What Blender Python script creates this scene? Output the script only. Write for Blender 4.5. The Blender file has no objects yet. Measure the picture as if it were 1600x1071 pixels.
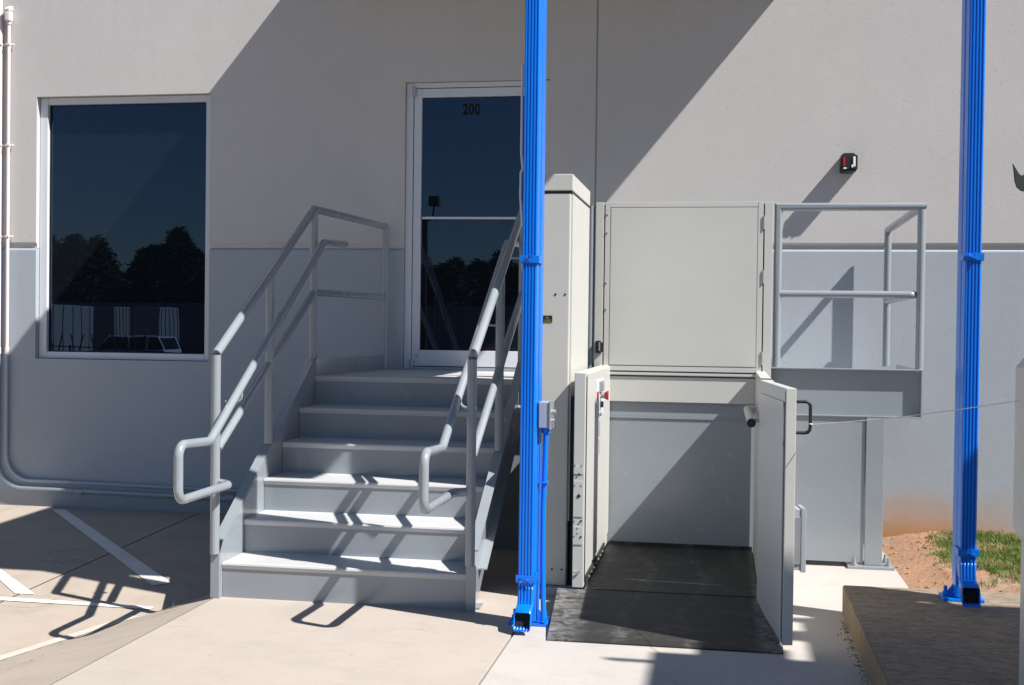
import bpy, bmesh, math, random
import numpy as np
from mathutils import Vector, Matrix, noise
random.seed(7); rng = np.random.default_rng(7)
SC = bpy.context.scene
COL = SC.collection
V = Vector

# ------------------------------------------------------------------ camera
cy, cz, yaw, pit, rol, fpx = -8.426, 1.402, .1726, -.0150, .0125, 1894.07
F = V((-math.sin(yaw)*math.cos(pit), math.cos(yaw)*math.cos(pit), math.sin(pit)))
R = V((math.cos(yaw), math.sin(yaw), 0)); U = R.cross(F)
R2 = math.cos(rol)*R + math.sin(rol)*U; U2 = -math.sin(rol)*R + math.cos(rol)*U
cd = bpy.data.cameras.new('camera'); cam = bpy.data.objects.new('camera', cd); COL.objects.link(cam)
M = Matrix((R2, U2, -F)).transposed().to_4x4(); M.translation = V((0, cy, cz)); cam.matrix_world = M
cd.sensor_width = 36; cd.lens = fpx/1600*36; cd.clip_end = 2000; cd.clip_start = .05
SC.camera = cam

# ------------------------------------------------------------------ sky, sun, exposure
KX, KY = .82, .30                       # towards the sun: (KX, -KY, 1)
SUN = V((KX, -KY, 1.0)).normalized()
W = bpy.data.worlds.new("World"); SC.world = W; W.use_nodes = True
nt = W.node_tree; nt.nodes.clear()
sky = nt.nodes.new('ShaderNodeTexSky'); sky.sky_type = 'NISHITA'; sky.sun_disc = False
sky.sun_elevation = math.asin(SUN.z); sky.sun_rotation = math.atan2(SUN.x, SUN.y)
sky.air_density = 1.0; sky.dust_density = .05; sky.ozone_density = 2.5
bg = nt.nodes.new('ShaderNodeBackground'); bg.inputs['Strength'].default_value = .05
wo = nt.nodes.new('ShaderNodeOutputWorld')
nt.links.new(sky.outputs[0], bg.inputs[0]); nt.links.new(bg.outputs[0], wo.inputs[0])
sl = bpy.data.lights.new('sun', 'SUN'); sl.energy = 5.0; sl.angle = math.radians(.53); sl.color = (1, .955, .89)
so = bpy.data.objects.new('sun', sl); COL.objects.link(so); so.rotation_euler = SUN.to_track_quat('Z', 'Y').to_euler()
so.location = SUN*30
SC.view_settings.view_transform = 'Standard'; SC.view_settings.look = 'None'
SC.view_settings.gamma = 1; SC.view_settings.use_curve_mapping = False
SC.view_settings.exposure = .80

# ------------------------------------------------------------------ materials
def new_mat(name):
    m = bpy.data.materials.new(name); m.use_nodes = True
    n = m.node_tree.nodes; b = n['Principled BSDF']
    return m, m.node_tree, b
def tc(nt):
    t = nt.nodes.new('ShaderNodeNewGeometry'); return t.outputs['Position']
def ns(nt, vec, scale, detail=4, rough=.55, dist=0):
    x = nt.nodes.new('ShaderNodeTexNoise'); x.inputs['Scale'].default_value = scale
    x.inputs['Detail'].default_value = detail; x.inputs['Roughness'].default_value = rough
    x.inputs['Distortion'].default_value = dist
    nt.links.new(vec, x.inputs['Vector']); return x.outputs['Fac']
def ramp(nt, fac, stops):
    r = nt.nodes.new('ShaderNodeValToRGB'); e = r.color_ramp.elements
    while len(e) > 1: e.remove(e[-1])
    e[0].position = stops[0][0]; e[0].color = (*stops[0][1], 1) if len(stops[0][1]) == 3 else stops[0][1]
    for p, c in stops[1:]:
        q = e.new(p); q.color = (*c, 1)
    nt.links.new(fac, r.inputs[0]); return r.outputs[0]
def mix(nt, f, a, b, mode='MIX'):
    x = nt.nodes.new('ShaderNodeMix'); x.data_type = 'RGBA'; x.blend_type = mode
    if isinstance(f, (int, float)): x.inputs[0].default_value = f
    else: nt.links.new(f, x.inputs[0])
    for k, v in ((6, a), (7, b)):
        if isinstance(v, tuple): x.inputs[k].default_value = (*v, 1)
        else: nt.links.new(v, x.inputs[k])
    return x.outputs[2]
def mth(nt, op, a, b=None):
    x = nt.nodes.new('ShaderNodeMath'); x.operation = op
    for k, v in ((0, a), (1, b)):
        if v is None: continue
        if isinstance(v, (int, float)): x.inputs[k].default_value = v
        else: nt.links.new(v, x.inputs[k])
    return x.outputs[0]
def bump(nt, b, h, st, dist):
    x = nt.nodes.new('ShaderNodeBump'); x.inputs['Strength'].default_value = st; x.inputs['Distance'].default_value = dist
    nt.links.new(h, x.inputs['Height']); nt.links.new(x.outputs[0], b.inputs['Normal'])
def gmap(nt, fac, lo, hi, a=0., b=1.):
    x = nt.nodes.new('ShaderNodeMapRange'); x.clamp = True
    for i, v in enumerate((lo, hi, a, b)): x.inputs[i+1].default_value = v
    nt.links.new(fac, x.inputs[0]); return x.outputs[0]
def scl(c, k): return tuple(min(1, v*k) for v in c)

def paint(name, c, rough=.4, var=.06, spec=.5, bmp=.15, metal=0, orange=True, dirt=.03):
    m, nt, b = new_mat(name); p = tc(nt)
    f = ns(nt, p, 2.2, 5, .6)
    g = ns(nt, p, 70, 6, .75)
    c1 = mix(nt, gmap(nt, f, .3, .7), scl(c, 1-var), scl(c, 1+var))
    c2 = mix(nt, gmap(nt, g, .62, .78, 0, dirt), c1, scl(c, .45))
    nt.links.new(c2, b.inputs['Base Color'])
    nt.links.new(gmap(nt, ns(nt, p, 9, 4), .3, .7, rough-.03, rough+.04), b.inputs['Roughness'])
    b.inputs['Specular IOR Level'].default_value = spec; b.inputs['Metallic'].default_value = metal
    if bmp:
        h = mth(nt, 'ADD', mth(nt, 'MULTIPLY', ns(nt, p, 260, 2), .25), mth(nt, 'MULTIPLY', ns(nt, p, 5, 3), 1.0))
        bump(nt, b, h, bmp, .004)
    return m

def stucco(name, c, stain=False):
    m, nt, b = new_mat(name); p = tc(nt)
    big = ns(nt, p, .9, 6, .6); med = ns(nt, p, 7, 5, .65)
    fine = ns(nt, p, 120, 3, .7)
    v = nt.nodes.new('ShaderNodeTexVoronoi'); v.inputs['Scale'].default_value = 60; v.inputs['Randomness'].default_value = 1
    nt.links.new(p, v.inputs['Vector'])
    pit = mth(nt, 'MULTIPLY', gmap(nt, v.outputs['Distance'], .10, .26, 1, 0), gmap(nt, ns(nt, p, 23, 3), .50, .62))
    col = mix(nt, gmap(nt, big, .3, .7), scl(c, .955), scl(c, 1.035))
    col = mix(nt, gmap(nt, med, .35, .75, 0, .5), col, scl(c, .95))
    col = mix(nt, mth(nt, 'MULTIPLY', pit, .55), col, scl(c, .40))
    col = mix(nt, gmap(nt, fine, .55, .8, 0, .22), col, scl(c, .75))
    # faint vertical run-off streaks
    mp = nt.nodes.new('ShaderNodeMapping'); mp.inputs['Scale'].default_value = (7, 1, .35); nt.links.new(p, mp.inputs['Vector'])
    st = ns(nt, mp.outputs[0], 1.0, 5, .6)
    col = mix(nt, gmap(nt, st, .55, .8, 0, .25), col, scl(c, .82))
    if stain:
        s = nt.nodes.new('ShaderNodeSeparateXYZ'); nt.links.new(p, s.inputs[0])
        wob = mth(nt, 'MULTIPLY', ns(nt, p, 3.5, 5, .6), .30)
        hz = mth(nt, 'SUBTRACT', s.outputs['Z'], wob)
        low = gmap(nt, hz, -.16, .20, 1, 0)
        xr = mth(nt, 'MULTIPLY', gmap(nt, s.outputs['X'], .55, .95), gmap(nt, s.outputs['X'], 1.45, 2.1, 1, .22))
        col = mix(nt, mth(nt, 'MULTIPLY', low, mth(nt, 'MULTIPLY', xr, 1.0)), col, (.50, .24, .07))
        low2 = gmap(nt, s.outputs['Z'], -.02, .14, .35, 0)
        col = mix(nt, low2, col, (.16, .15, .14))
    nt.links.new(col, b.inputs['Base Color']); b.inputs['Roughness'].default_value = .82
    b.inputs['Specular IOR Level'].default_value = .25
    h = mth(nt, 'SUBTRACT', mth(nt, 'ADD', mth(nt, 'MULTIPLY', fine, .5), mth(nt, 'MULTIPLY', med, .5)), mth(nt, 'MULTIPLY', pit, .8))
    bump(nt, b, h, .3, .005)
    return m

def concrete(name, c, c2, speck=.35, rough=.85, stains=.35, bm=.25, mott=0):
    m, nt, b = new_mat(name); p = tc(nt)
    big = ns(nt, p, .55, 6, .62, .4); med = ns(nt, p, 3.3, 7, .66, .3); fi = ns(nt, p, 60, 4, .7)
    gr = ns(nt, p, 320, 2, .6)
    col = mix(nt, gmap(nt, big, .3, .7), c, c2)
    col = mix(nt, gmap(nt, med, .48, .72, 0, stains), col, scl(c, .68))
    col = mix(nt, gmap(nt, fi, .5, .75, 0, speck), col, scl(c, .72))
    col = mix(nt, gmap(nt, gr, .60, .72, 0, .35), col, scl(c, .5))
    # trowel / broom lines
    mp = nt.nodes.new('ShaderNodeMapping'); mp.inputs['Scale'].default_value = (2.2, 26, 1); mp.inputs['Rotation'].default_value = (0, 0, .15); nt.links.new(p, mp.inputs['Vector'])
    br = ns(nt, mp.outputs[0], 1.6, 4, .6)
    col = mix(nt, gmap(nt, br, .5, .8, 0, .22), col, scl(c, 1.2))
    # small isolated marks
    v = nt.nodes.new('ShaderNodeTexVoronoi'); v.inputs['Scale'].default_value = 5.5; nt.links.new(p, v.inputs['Vector'])
    col = mix(nt, gmap(nt, v.outputs['Distance'], .02, .05, .6, 0), col, scl(c, .35))
    if mott:
        mo = nt.nodes.new('ShaderNodeMapping'); mo.inputs['Scale'].default_value = (1, 2.2, 1); nt.links.new(p, mo.inputs['Vector'])
        mf = ns(nt, mo.outputs[0], 13, 7, .78, .6)
        col = mix(nt, gmap(nt, mf, .42, .60, 0, mott), col, scl(c, .38)); col = mix(nt, gmap(nt, ns(nt, mo.outputs[0], 31, 5, .75), .54, .66, 0, mott*.6), col, scl(c2, 1.7))
    # hairline cracks and blotchy patches
    vc = nt.nodes.new('ShaderNodeTexVoronoi'); vc.feature = 'DISTANCE_TO_EDGE'; vc.inputs['Scale'].default_value = .55
    wp = nt.nodes.new('ShaderNodeVectorMath'); wp.operation = 'ADD'
    nz = nt.nodes.new('ShaderNodeTexNoise'); nz.inputs['Scale'].default_value = 2.5; nz.inputs['Detail'].default_value = 6; nt.links.new(p, nz.inputs['Vector'])
    sc_ = nt.nodes.new('ShaderNodeVectorMath'); sc_.operation = 'SCALE'; sc_.inputs['Scale'].default_value = .5; nt.links.new(nz.outputs['Color'], sc_.inputs[0])
    nt.links.new(p, wp.inputs[0]); nt.links.new(sc_.outputs[0], wp.inputs[1]); nt.links.new(wp.outputs[0], vc.inputs['Vector'])
    ck = mth(nt, 'MULTIPLY', gmap(nt, vc.outputs['Distance'], .0005, .0035, 1, 0), gmap(nt, ns(nt, p, .9, 3), .50, .58))
    col = mix(nt, mth(nt, 'MULTIPLY', ck, .45), col, scl(c, .4))
    pt = gmap(nt, ns(nt, p, 1.4, 8, .72, .8), .55, .60, 0, .28)
    col = mix(nt, pt, col, scl(c, .80))
    nt.links.new(col, b.inputs['Base Color']); b.inputs['Roughness'].default_value = rough
    b.inputs['Specular IOR Level'].default_value = .2
    h = mth(nt, 'ADD', mth(nt, 'MULTIPLY', fi, .5), mth(nt, 'ADD', mth(nt, 'MULTIPLY', br, .3), mth(nt, 'MULTIPLY', gr, .25)))
    bump(nt, b, h, bm, .006)
    return m

def simple(name, c, rough=.5, metal=0, spec=.5):
    return paint(name, c, rough, .05, spec, .06, metal, dirt=.05)

MT = dict(
    upper=stucco('beige_wall_paint', (.525, .508, .508)),
    lower=stucco('blue_grey_wall_paint', (.362, .402, .455), True),
    apron=concrete('warm_concrete', (.42, .372, .335), (.385, .34, .305)),
    apron2=concrete('pale_concrete', (.455, .425, .40), (.39, .37, .35), stains=.4),
    aisle=concrete('aisle_concrete', (.41, .35, .295), (.365, .32, .275), stains=.5),
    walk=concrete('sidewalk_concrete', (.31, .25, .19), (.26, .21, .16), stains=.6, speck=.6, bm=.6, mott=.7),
    curb=concrete('curb_concrete', (.36, .27, .17), (.32, .25, .17), stains=.7, speck=.6, bm=.6, mott=.45),
    steel=paint('grey_gloss_paint', (.25, .282, .315), .24, .05, .6, .04, dirt=.03),
    tread=paint('grey_tread_paint', (.50, .505, .52), .42, .07, .5, .3, dirt=.22),
    beige=paint('lift_cream_paint', (.515, .515, .492), .34, .025, .5, .05, dirt=.02),
    seam=simple('dark_seam', (.02, .02, .022), .7),
    mat=None, alu=paint('white_aluminium', (.60, .62, .68), .38, .03, .5, .04, dirt=.08),
    blue=paint('blue_gloss_paint', (.0, .165, .72), .30, .05, .5, .12, dirt=.02),
    rubber=simple('black_rubber', (.012, .012, .013), .5),
    hole=simple('dark_hole', (.006, .006, .006), .9),
    zinc=paint('galvanised_steel', (.42, .43, .45), .38, .05, .5, .1, metal=.6),
    red=simple('red_plastic', (.42, .012, .014), .3),
    white=concrete('white_road_paint', (.74, .72, .69), (.66, .64, .61), stains=.35, speck=.5, rough=.7),
    wornw=concrete('worn_white_paint', (.56, .52, .47), (.44, .39, .34), stains=.7, speck=.6, rough=.8),
    conduit=paint('white_pink_conduit', (.66, .60, .60), .45, .03, .4, .08),
    conduitg=paint('grey_conduit', (.345, .395, .465), .45, .03, .4, .08),
    caulk=paint('joint_caulk', (.36, .34, .325), .8, .06, .2, .2),
    dark=simple('dark_interior', (.012, .014, .018), .8),
    green=simple('dark_green_metal', (.035, .048, .045), .45),
    rope=simple('pale_string', (.85, .78, .68), .9),
    lensw=simple('frosted_lens', (.75, .80, .85), .2),
    lightgrey=paint('pale_grey_box', (.33, .35, .40), .4, .03, .5, .05),
    yellow=simple('yellow_print', (.5, .38, .05), .6),
    num=simple('black_vinyl', (.004, .005, .007), .6, 0, .2),
    canopy=simple('overhead_metal', (.40, .41, .42), .5),
)
# black platform sheet with chalky scuffs
m, nt, b = new_mat('black_scuffed_sheet'); p = tc(nt)
mp = nt.nodes.new('ShaderNodeMapping'); mp.inputs['Scale'].default_value = (1, 1.6, 1); nt.links.new(p, mp.inputs['Vector'])
a1 = ns(nt, mp.outputs[0], 2.4, 8, .68, 1.8); a2 = ns(nt, mp.outputs[0], 14, 6, .7, 1.2)
mk = mth(nt, 'MULTIPLY', gmap(nt, a1, .47, .72), gmap(nt, a2, .42, .78))
sp = nt.nodes.new('ShaderNodeSeparateXYZ'); nt.links.new(p, sp.inputs[0])
edge = gmap(nt, mth(nt, 'ADD', sp.outputs['X'], mth(nt, 'MULTIPLY', sp.outputs['Y'], -.25)), .14, .0, 0, .16)
mk2 = mth(nt, 'ADD', mth(nt, 'MULTIPLY', mk, .38), mth(nt, 'MULTIPLY', gmap(nt, sp.outputs['X'], -.58, -.70), gmap(nt, a2, .38, .66, .04, .6)))
wv = nt.nodes.new('ShaderNodeTexWave'); wv.inputs['Scale'].default_value = .9; wv.inputs['Distortion'].default_value = 9; wv.inputs['Detail'].default_value = 3; wv.inputs['Detail Scale'].default_value = .7
nt.links.new(p, wv.inputs['Vector'])
mk2 = mth(nt, 'ADD', mk2, mth(nt, 'MULTIPLY', gmap(nt, wv.outputs['Fac'], .80, 1.0), gmap(nt, a2, .45, .7, 0, .22)))
# one long straight scratch
ln = mth(nt, 'ABSOLUTE', mth(nt, 'ADD', mth(nt, 'ADD', sp.outputs['Y'], 2.14), mth(nt, 'MULTIPLY', sp.outputs['X'], .10)))
ln = mth(nt, 'MULTIPLY', gmap(nt, ln, .003, .010, 1, 0), mth(nt, 'MULTIPLY', gmap(nt, sp.outputs['X'], -.52, -.45), gmap(nt, sp.outputs['X'], -.02, .03, 1, 0)))
mk2 = mth(nt, 'ADD', mk2, mth(nt, 'MULTIPLY', ln, gmap(nt, a2, .3, .6, .15, .8)))
# paler towards the right side
mk2 = mth(nt, 'ADD', mk2, mth(nt, 'MULTIPLY', gmap(nt, sp.outputs['X'], .15, .20), gmap(nt, a2, .40, .62, .1, .8)))
c = mix(nt, gmap(nt, mk2, 0, 1), (.020, .020, .020), (.36, .355, .35))
c = mix(nt, gmap(nt, ns(nt, p, 1.2, 3), .35, .7, 0, .5), c, (.034, .033, .029))
nt.links.new(c, b.inputs['Base Color']); b.inputs['Roughness'].default_value = .62
b.inputs['Specular IOR Level'].default_value = .35
bump(nt, b, ns(nt, p, 150, 3), .35, .003)
MT['mat'] = m
for k_ in ('steel',):
    b_ = MT[k_].node_tree.nodes['Principled BSDF']; b_.inputs['Coat Weight'].default_value = .5; b_.inputs['Coat Roughness'].default_value = .12
# dark reflective glass
m, nt, b = new_mat('dark_glass'); b.inputs['Base Color'].default_value = (.006, .008, .012, 1)
b.inputs['Roughness'].default_value = .0; b.inputs['IOR'].default_value = 2.1; b.inputs['Specular Tint'].default_value = (.24, .38, .62, 1)
p = tc(nt); bump(nt, b, ns(nt, p, 1.3, 2), .05, .01)
MT['glass'] = m
# dirt
m, nt, b = new_mat('orange_dirt'); p = tc(nt)
c = mix(nt, gmap(nt, ns(nt, p, 4, 7, .7), .3, .7), (.41, .225, .13), (.35, .21, .135))
c = mix(nt, gmap(nt, ns(nt, p, 40, 5, .7), .5, .7, 0, .7), c, (.18, .10, .055))
c = mix(nt, gmap(nt, ns(nt, p, 1.5, 5, .7), .52, .66, 0, .6), c, (.31, .26, .21))
nt.links.new(c, b.inputs['Base Color']); b.inputs['Roughness'].default_value = .95
bump(nt, b, ns(nt, p, 45, 6, .75), .8, .02)
MT['dirt'] = m
def leafm(name, c, t=.25):
    m, nt, b = new_mat(name); p = tc(nt)
    nt.links.new(mix(nt, gmap(nt, ns(nt, p, 18, 3), .3, .7), scl(c, .7), scl(c, 1.3)), b.inputs['Base Color'])
    b.inputs['Roughness'].default_value = .7; b.inputs['Specular IOR Level'].default_value = .2; return m
MT['gr1'] = leafm('green_grass', (.10, .17, .035)); MT['gr2'] = leafm('pale_grass', (.20, .23, .07)); MT['gr3'] = leafm('straw_grass', (.36, .29, .16))
MT['leaf'] = leafm('tree_leaves', (.035, .055, .02)); MT['bark'] = simple('bark', (.08, .06, .045), .9)
MT['lot'] = concrete('parking_lot_asphalt', (.06, .06, .062), (.085, .085, .085))
MT['metalw'] = simple('white_siding', (.36, .36, .36), .6); MT['metald'] = simple('grey_siding', (.22, .235, .26), .6)
MT['carw'] = simple('white_car_paint', (.7, .7, .7), .25); MT['carr'] = simple('red_car_paint', (.4, .02, .02), .25)
MT['cark'] = simple('dark_car_glass', (.01, .012, .015), .08)

# ------------------------------------------------------------------ mesh helpers
class MB:
    def __init__(s): s.b = bmesh.new()
    def box(s, x0, x1, y0, y1, z0, z1, bev=0, mtx=None, seg=2):
        t = bmesh.new(); bmesh.ops.create_cube(t, size=1)
        for v in t.verts: v.co = V(((x0+x1)/2+v.co.x*(x1-x0), (y0+y1)/2+v.co.y*(y1-y0), (z0+z1)/2+v.co.z*(z1-z0)))
        if bev: bmesh.ops.bevel(t, geom=t.edges[:], offset=bev, segments=seg, profile=.5, affect='EDGES')
        if mtx: t.transform(mtx)
        s.merge(t); return s
    def merge(s, t):
        me = bpy.data.meshes.new('t'); t.to_mesh(me); t.free(); s.b.from_mesh(me); bpy.data.meshes.remove(me)
    def prism(s, pts, a, b, axis='x', bev=0, mtx=None):
        """pts: 2D outline; axis x: (y,z) ; axis y: (x,z) ; axis z: (x,y)"""
        t = bmesh.new()
        def P(p, h):
            return V((h, p[0], p[1])) if axis == 'x' else V((p[0], h, p[1])) if axis == 'y' else V((p[0], p[1], h))
        A = [t.verts.new(P(p, a)) for p in pts]; B = [t.verts.new(P(p, b)) for p in pts]
        n = len(pts)
        t.faces.new(A); t.faces.new(B[::-1])
        for i in range(n): t.faces.new((A[i], B[i], B[(i+1) % n], A[(i+1) % n]))
        bmesh.ops.recalc_face_normals(t, faces=t.faces[:])
        if bev: bmesh.ops.bevel(t, geom=t.edges[:], offset=bev, segments=2, profile=.5, affect='EDGES')
        if mtx: t.transform(mtx)
        s.merge(t); return s
    def cyl(s, p0, p1, r, n=20, r2=None, bev=0):
        p0 = V(p0); p1 = V(p1); d = p1-p0; t = bmesh.new()
        bmesh.ops.create_cone(t, cap_ends=True, segments=n, radius1=r, radius2=r if r2 is None else r2, depth=d.length)
        if bev:
            es = [e for e in t.edges if len(e.link_faces) == 2 and any(len(f.verts) > 4 for f in e.link_faces)]
            bmesh.ops.bevel(t, geom=es, offset=bev, segments=2, profile=.5, affect='EDGES')
        q = d.to_track_quat('Z', 'Y').to_matrix().to_4x4(); q.translation = (p0+p1)/2
        t.transform(q); s.merge(t); return s
    def tube(s, pts, r, fil=0, n=18, caps=True, fseg=7):
        P = [V(p) for p in pts]
        fl = fil if isinstance(fil, (list, tuple)) else [fil]*len(P)
        Q = [P[0]]
        for i in range(1, len(P)-1):
            a, c, b2 = P[i-1], P[i], P[i+1]; f = fl[i]
            if f <= 0: Q.append(c); continue
            u = (a-c).normalized(); w = (b2-c).normalized(); ang = u.angle(w)
            tt = min(f/math.tan(ang/2), (a-c).length*.49, (b2-c).length*.49); rr = tt*math.tan(ang/2)
            cen = c+(u+w).normalized()*(rr/math.sin(ang/2))
            s0 = c+u*tt-cen; s1 = c+w*tt-cen; tot = s0.angle(s1); ax = s0.cross(s1).normalized()
            for k in range(fseg+1): Q.append(cen+Matrix.Rotation(tot*k/fseg, 3, ax) @ s0)
        Q.append(P[-1])
        t = bmesh.new(); rings = []; d0 = (Q[1]-Q[0]).normalized()
        nv = d0.orthogonal().normalized()
        for i, c in enumerate(Q):
            din = (Q[i]-Q[i-1]).normalized() if i else d0
            dout = (Q[i+1]-Q[i]).normalized() if i < len(Q)-1 else din
            if i:
                q = prev.rotation_difference(din); nv = q @ nv
            prev = din
            pl = (din+dout).normalized(); ring = []
            bn = din.cross(nv).normalized(); nv = bn.cross(din).normalized()
            for k in range(n):
                a = 2*math.pi*k/n; o = nv*math.cos(a)*r+bn*math.sin(a)*r
                h = -(o.dot(pl))/din.dot(pl)           # project along the incoming direction on the mitre plane
                ring.append(t.verts.new(c+o+din*h))
            rings.append(ring)
        for A, B in zip(rings, rings[1:]):
            for k in range(n): t.faces.new((A[k], A[(k+1) % n], B[(k+1) % n], B[k]))
        if caps: t.faces.new(rings[0][::-1]); t.faces.new(rings[-1])
        s.merge(t); return s
    def sphere(s, c, r, sub=2, sc=(1, 1, 1)):
        t = bmesh.new(); bmesh.ops.create_icosphere(t, subdivisions=sub, radius=r)
        for v in t.verts: v.co = V((v.co.x*sc[0], v.co.y*sc[1], v.co.z*sc[2]))+V(c)
        s.merge(t); return s
    def build(s, name, mat, parent=None, smooth=True, mtx=None, label=None, kind=None):
        if mtx: s.b.transform(mtx)
        if parent is not None:
            s.b.transform(Matrix.Translation(-origin(parent)))
        me = bpy.data.meshes.new(name); bmesh.ops.recalc_face_normals(s.b, faces=s.b.faces[:]); s.b.to_mesh(me); s.b.free()
        me.materials.append(MT[mat] if isinstance(mat, str) else mat)
        o = bpy.data.objects.new(name, me); COL.objects.link(o)
        if smooth:
            sm(me); wn = o.modifiers.new('wn', 'WEIGHTED_NORMAL'); wn.keep_sharp = True; wn.weight = 80
        if parent is not None: o.parent = parent
        if label: o['label'] = label
        if kind: o['kind'] = kind
        return o
def sm(me, ang=32):
    n = len(me.polygons)
    if not n: return
    me.polygons.foreach_set('use_smooth', [True]*n)
    try: me.set_sharp_from_angle(angle=math.radians(ang))
    except Exception: pass
def origin(o):
    p = V((0, 0, 0))
    while o is not None: p += o.location; o = o.parent
    return p
def thing(name, label, cat, loc, group=None):
    o = bpy.data.objects.new(name, None); COL.objects.link(o); o.location = V(loc); o.empty_display_size = .1
    o['label'] = label; o['category'] = cat
    if group: o['group'] = group
    return o
def tag(o, label, cat, group=None):
    o['label'] = label; o['category'] = cat
    if group: o['group'] = group
    return o
def copy_tree(o, parent=None):
    c = o.copy(); COL.objects.link(c)
    if parent is not None: c.parent = parent; 
    for ch in o.children: copy_tree(ch, c)
    return c
def from_arrays(name, verts, faces, mats, parent=None, matidx=None, smooth=False):
    me = bpy.data.meshes.new(name); me.from_pydata(verts, [], faces)
    for k in (mats if isinstance(mats, list) else [mats]): me.materials.append(MT[k])
    if matidx is not None: me.polygons.foreach_set('material_index', matidx)
    if smooth: sm(me, 60)
    me.update(); o = bpy.data.objects.new(name, me); COL.objects.link(o)
    if parent is not None: o.parent = parent
    return o

# ------------------------------------------------------------------ ground
def struct(o): o['kind'] = 'structure'; return o
AZ0, AK = -.022, .041
def aisle(y): return AZ0 + AK*max(y, -9.0)
SLX = -2.52
def fl_w(y): return .16 + max(0, (-1.9-y))*.36
def gz(x, y):
    """height of the parking aisle and of its sloping flare beside the slab"""
    w = fl_w(y); t = (SLX-x)/w
    if t <= 0: return 0
    a = aisle(y)
    if t >= 1: return a
    return a*t
JX = -3.80
def height_sheet(name, xs, ys, fz, mat):
    vs = [(x, y, fz(x, y)) for y in ys for x in xs]; n = len(xs)
    fs = [(j*n+i, j*n+i+1, (j+1)*n+i+1, (j+1)*n+i) for j in range(len(ys)-1) for i in range(n-1)]
    return from_arrays(name, vs, fs, mat)
ys = list(np.linspace(-9.5, .0, 96))
o = height_sheet('parking_aisle', sorted(set(list(np.linspace(JX+.005, -3.3, 5))+list(np.linspace(-3.3, SLX, 60)))), ys, gz, 'aisle'); struct(o)
o = height_sheet('parking_aisle', list(np.linspace(-12, JX-.005, 30)), ys, gz, 'aisle'); struct(o)
# slabs (real thickness, with a joint between)
JS = -.918
mb = MB().box(SLX, JS-.006, -9.5, -.002, -.3, 0, .004); struct(mb.build('concrete_apron', 'apron'))
mb = MB().prism([(JS+.006, -9.5), (.595, -9.5), (.595, -2.32), (1.01, -2.32), (1.01, -.30), (.60, -.30), (.60, -.002), (JS+.006, -.002)], -.3, 0, 'z')
struct(mb.build('lift_slab', 'apron2'))
mb = MB().box(-12, 6, -9.5, .2, -.75, -.46); struct(mb.build('sub_base', 'lot'))
# raised sidewalk on the right
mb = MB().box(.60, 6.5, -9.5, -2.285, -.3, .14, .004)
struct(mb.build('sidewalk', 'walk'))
# curb face skin: slightly proud, browner
mb = MB().box(.5958, .5994, -9.4, -2.29, -.05, .135, .001); o = mb.build('curb', 'curb'); struct(o)
# dirt bed between slab and wall
def dz(x, y):
    n = noise.noise(V((x*2.3, y*2.3, 0)))*.018 + noise.noise(V((x*9, y*9, 3)))*.010 + noise.noise(V((x*30, y*30, 5)))*.006
    e = min(1, (x-1.0)/.25)
    base = .035 + .03*min(1, max(0, (x-1.1)/.6)) + .03*max(0, min(1, (-.9-y)/1.2))*min(1, max(0, (x-1.1)/.4))
    return -.012*(1-e) + base*e + n*(.3+.7*e)
o = height_sheet('dirt_bed', list(np.linspace(.99, 3.6, 170))+[4.5, 6.5], list(np.linspace(-2.30, .0, 150)), dz, 'dirt'); struct(o)
sm(o.data, 60)
# the yard behind the camera, seen in the glass
def lz(x, y):
    t = min(1, max(0, (-9.5-y)/14)); return -.42 - .62*t
o = height_sheet('parking_lot', list(np.linspace(-900, 900, 25)), [-900, -400, -200, -120, -80, -50, -30, -24, -20, -16, -12, -9.45], lz, 'lot'); struct(o)
o = from_arrays('ground', [(-900, -900, -1.6), (900, -900, -1.6), (900, 900, -1.6), (-900, 900, -1.6)], [(0, 1, 2, 3)], 'dirt'); struct(o)

# painted lines on the aisle (follow its height)
def stripe(a, b, c, d, nseg=30, k=3):
    """quad a-b (start edge) to d-c (end edge)"""
    a, b, c, d = map(V, (a, b, c, d)); vs = []; fs = []
    for i in range(nseg+1):
        t = i/nseg; l = a.lerp(d, t); r = b.lerp(c, t)
        wob = .004*noise.noise(V((t*9, a.x, 0)))
        for j in range(k+1):
            q = l.lerp(r, j/k); y = q.y+wob*(1 if j in (0, k) else 0); vs.append((q.x, y, gz(q.x, y)+.004))
    for i in range(nseg):
        for j in range(k): fs.append((i*(k+1)+j, i*(k+1)+j+1, (i+1)*(k+1)+j+1, (i+1)*(k+1)+j))
    return vs, fs
def stripe_obj(label, *q, nseg=30):
    vs, fs = stripe(*q, nseg=nseg); o = from_arrays('painted_stripe', vs, fs, 'white')
    tag(o, label, 'road marking', 'white painted parking stripes'); return o
stripe_obj('white diagonal stripe running from the wall under the window towards the stairs', (-4.935, -.10), (-4.82, -.10), (-3.084, -1.957), (-3.165, -2.031))
stripe_obj('bright sunlit diagonal stripe at the left edge, ending on the long painted line', (-4.23, -1.846), (-4.071, -2.091), (-3.825, -2.335), (-3.701, -2.335), nseg=16)
stripe_obj('long white painted line parallel to the wall, crossed by the railing shadow', (-7.5, -2.30), (-7.5, -2.42), (-2.95, -2.49), (-2.95, -2.44), nseg=80)

def q2(x, y): return (x, y)
stripe_obj('worn white stripe running diagonally along the ramp edge at the lower left', (-3.48, -3.92), (-3.41, -3.92), (-2.94, -2.62), (-3.00, -2.62), nseg=60).data.materials[0] = MT['wornw']
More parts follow.
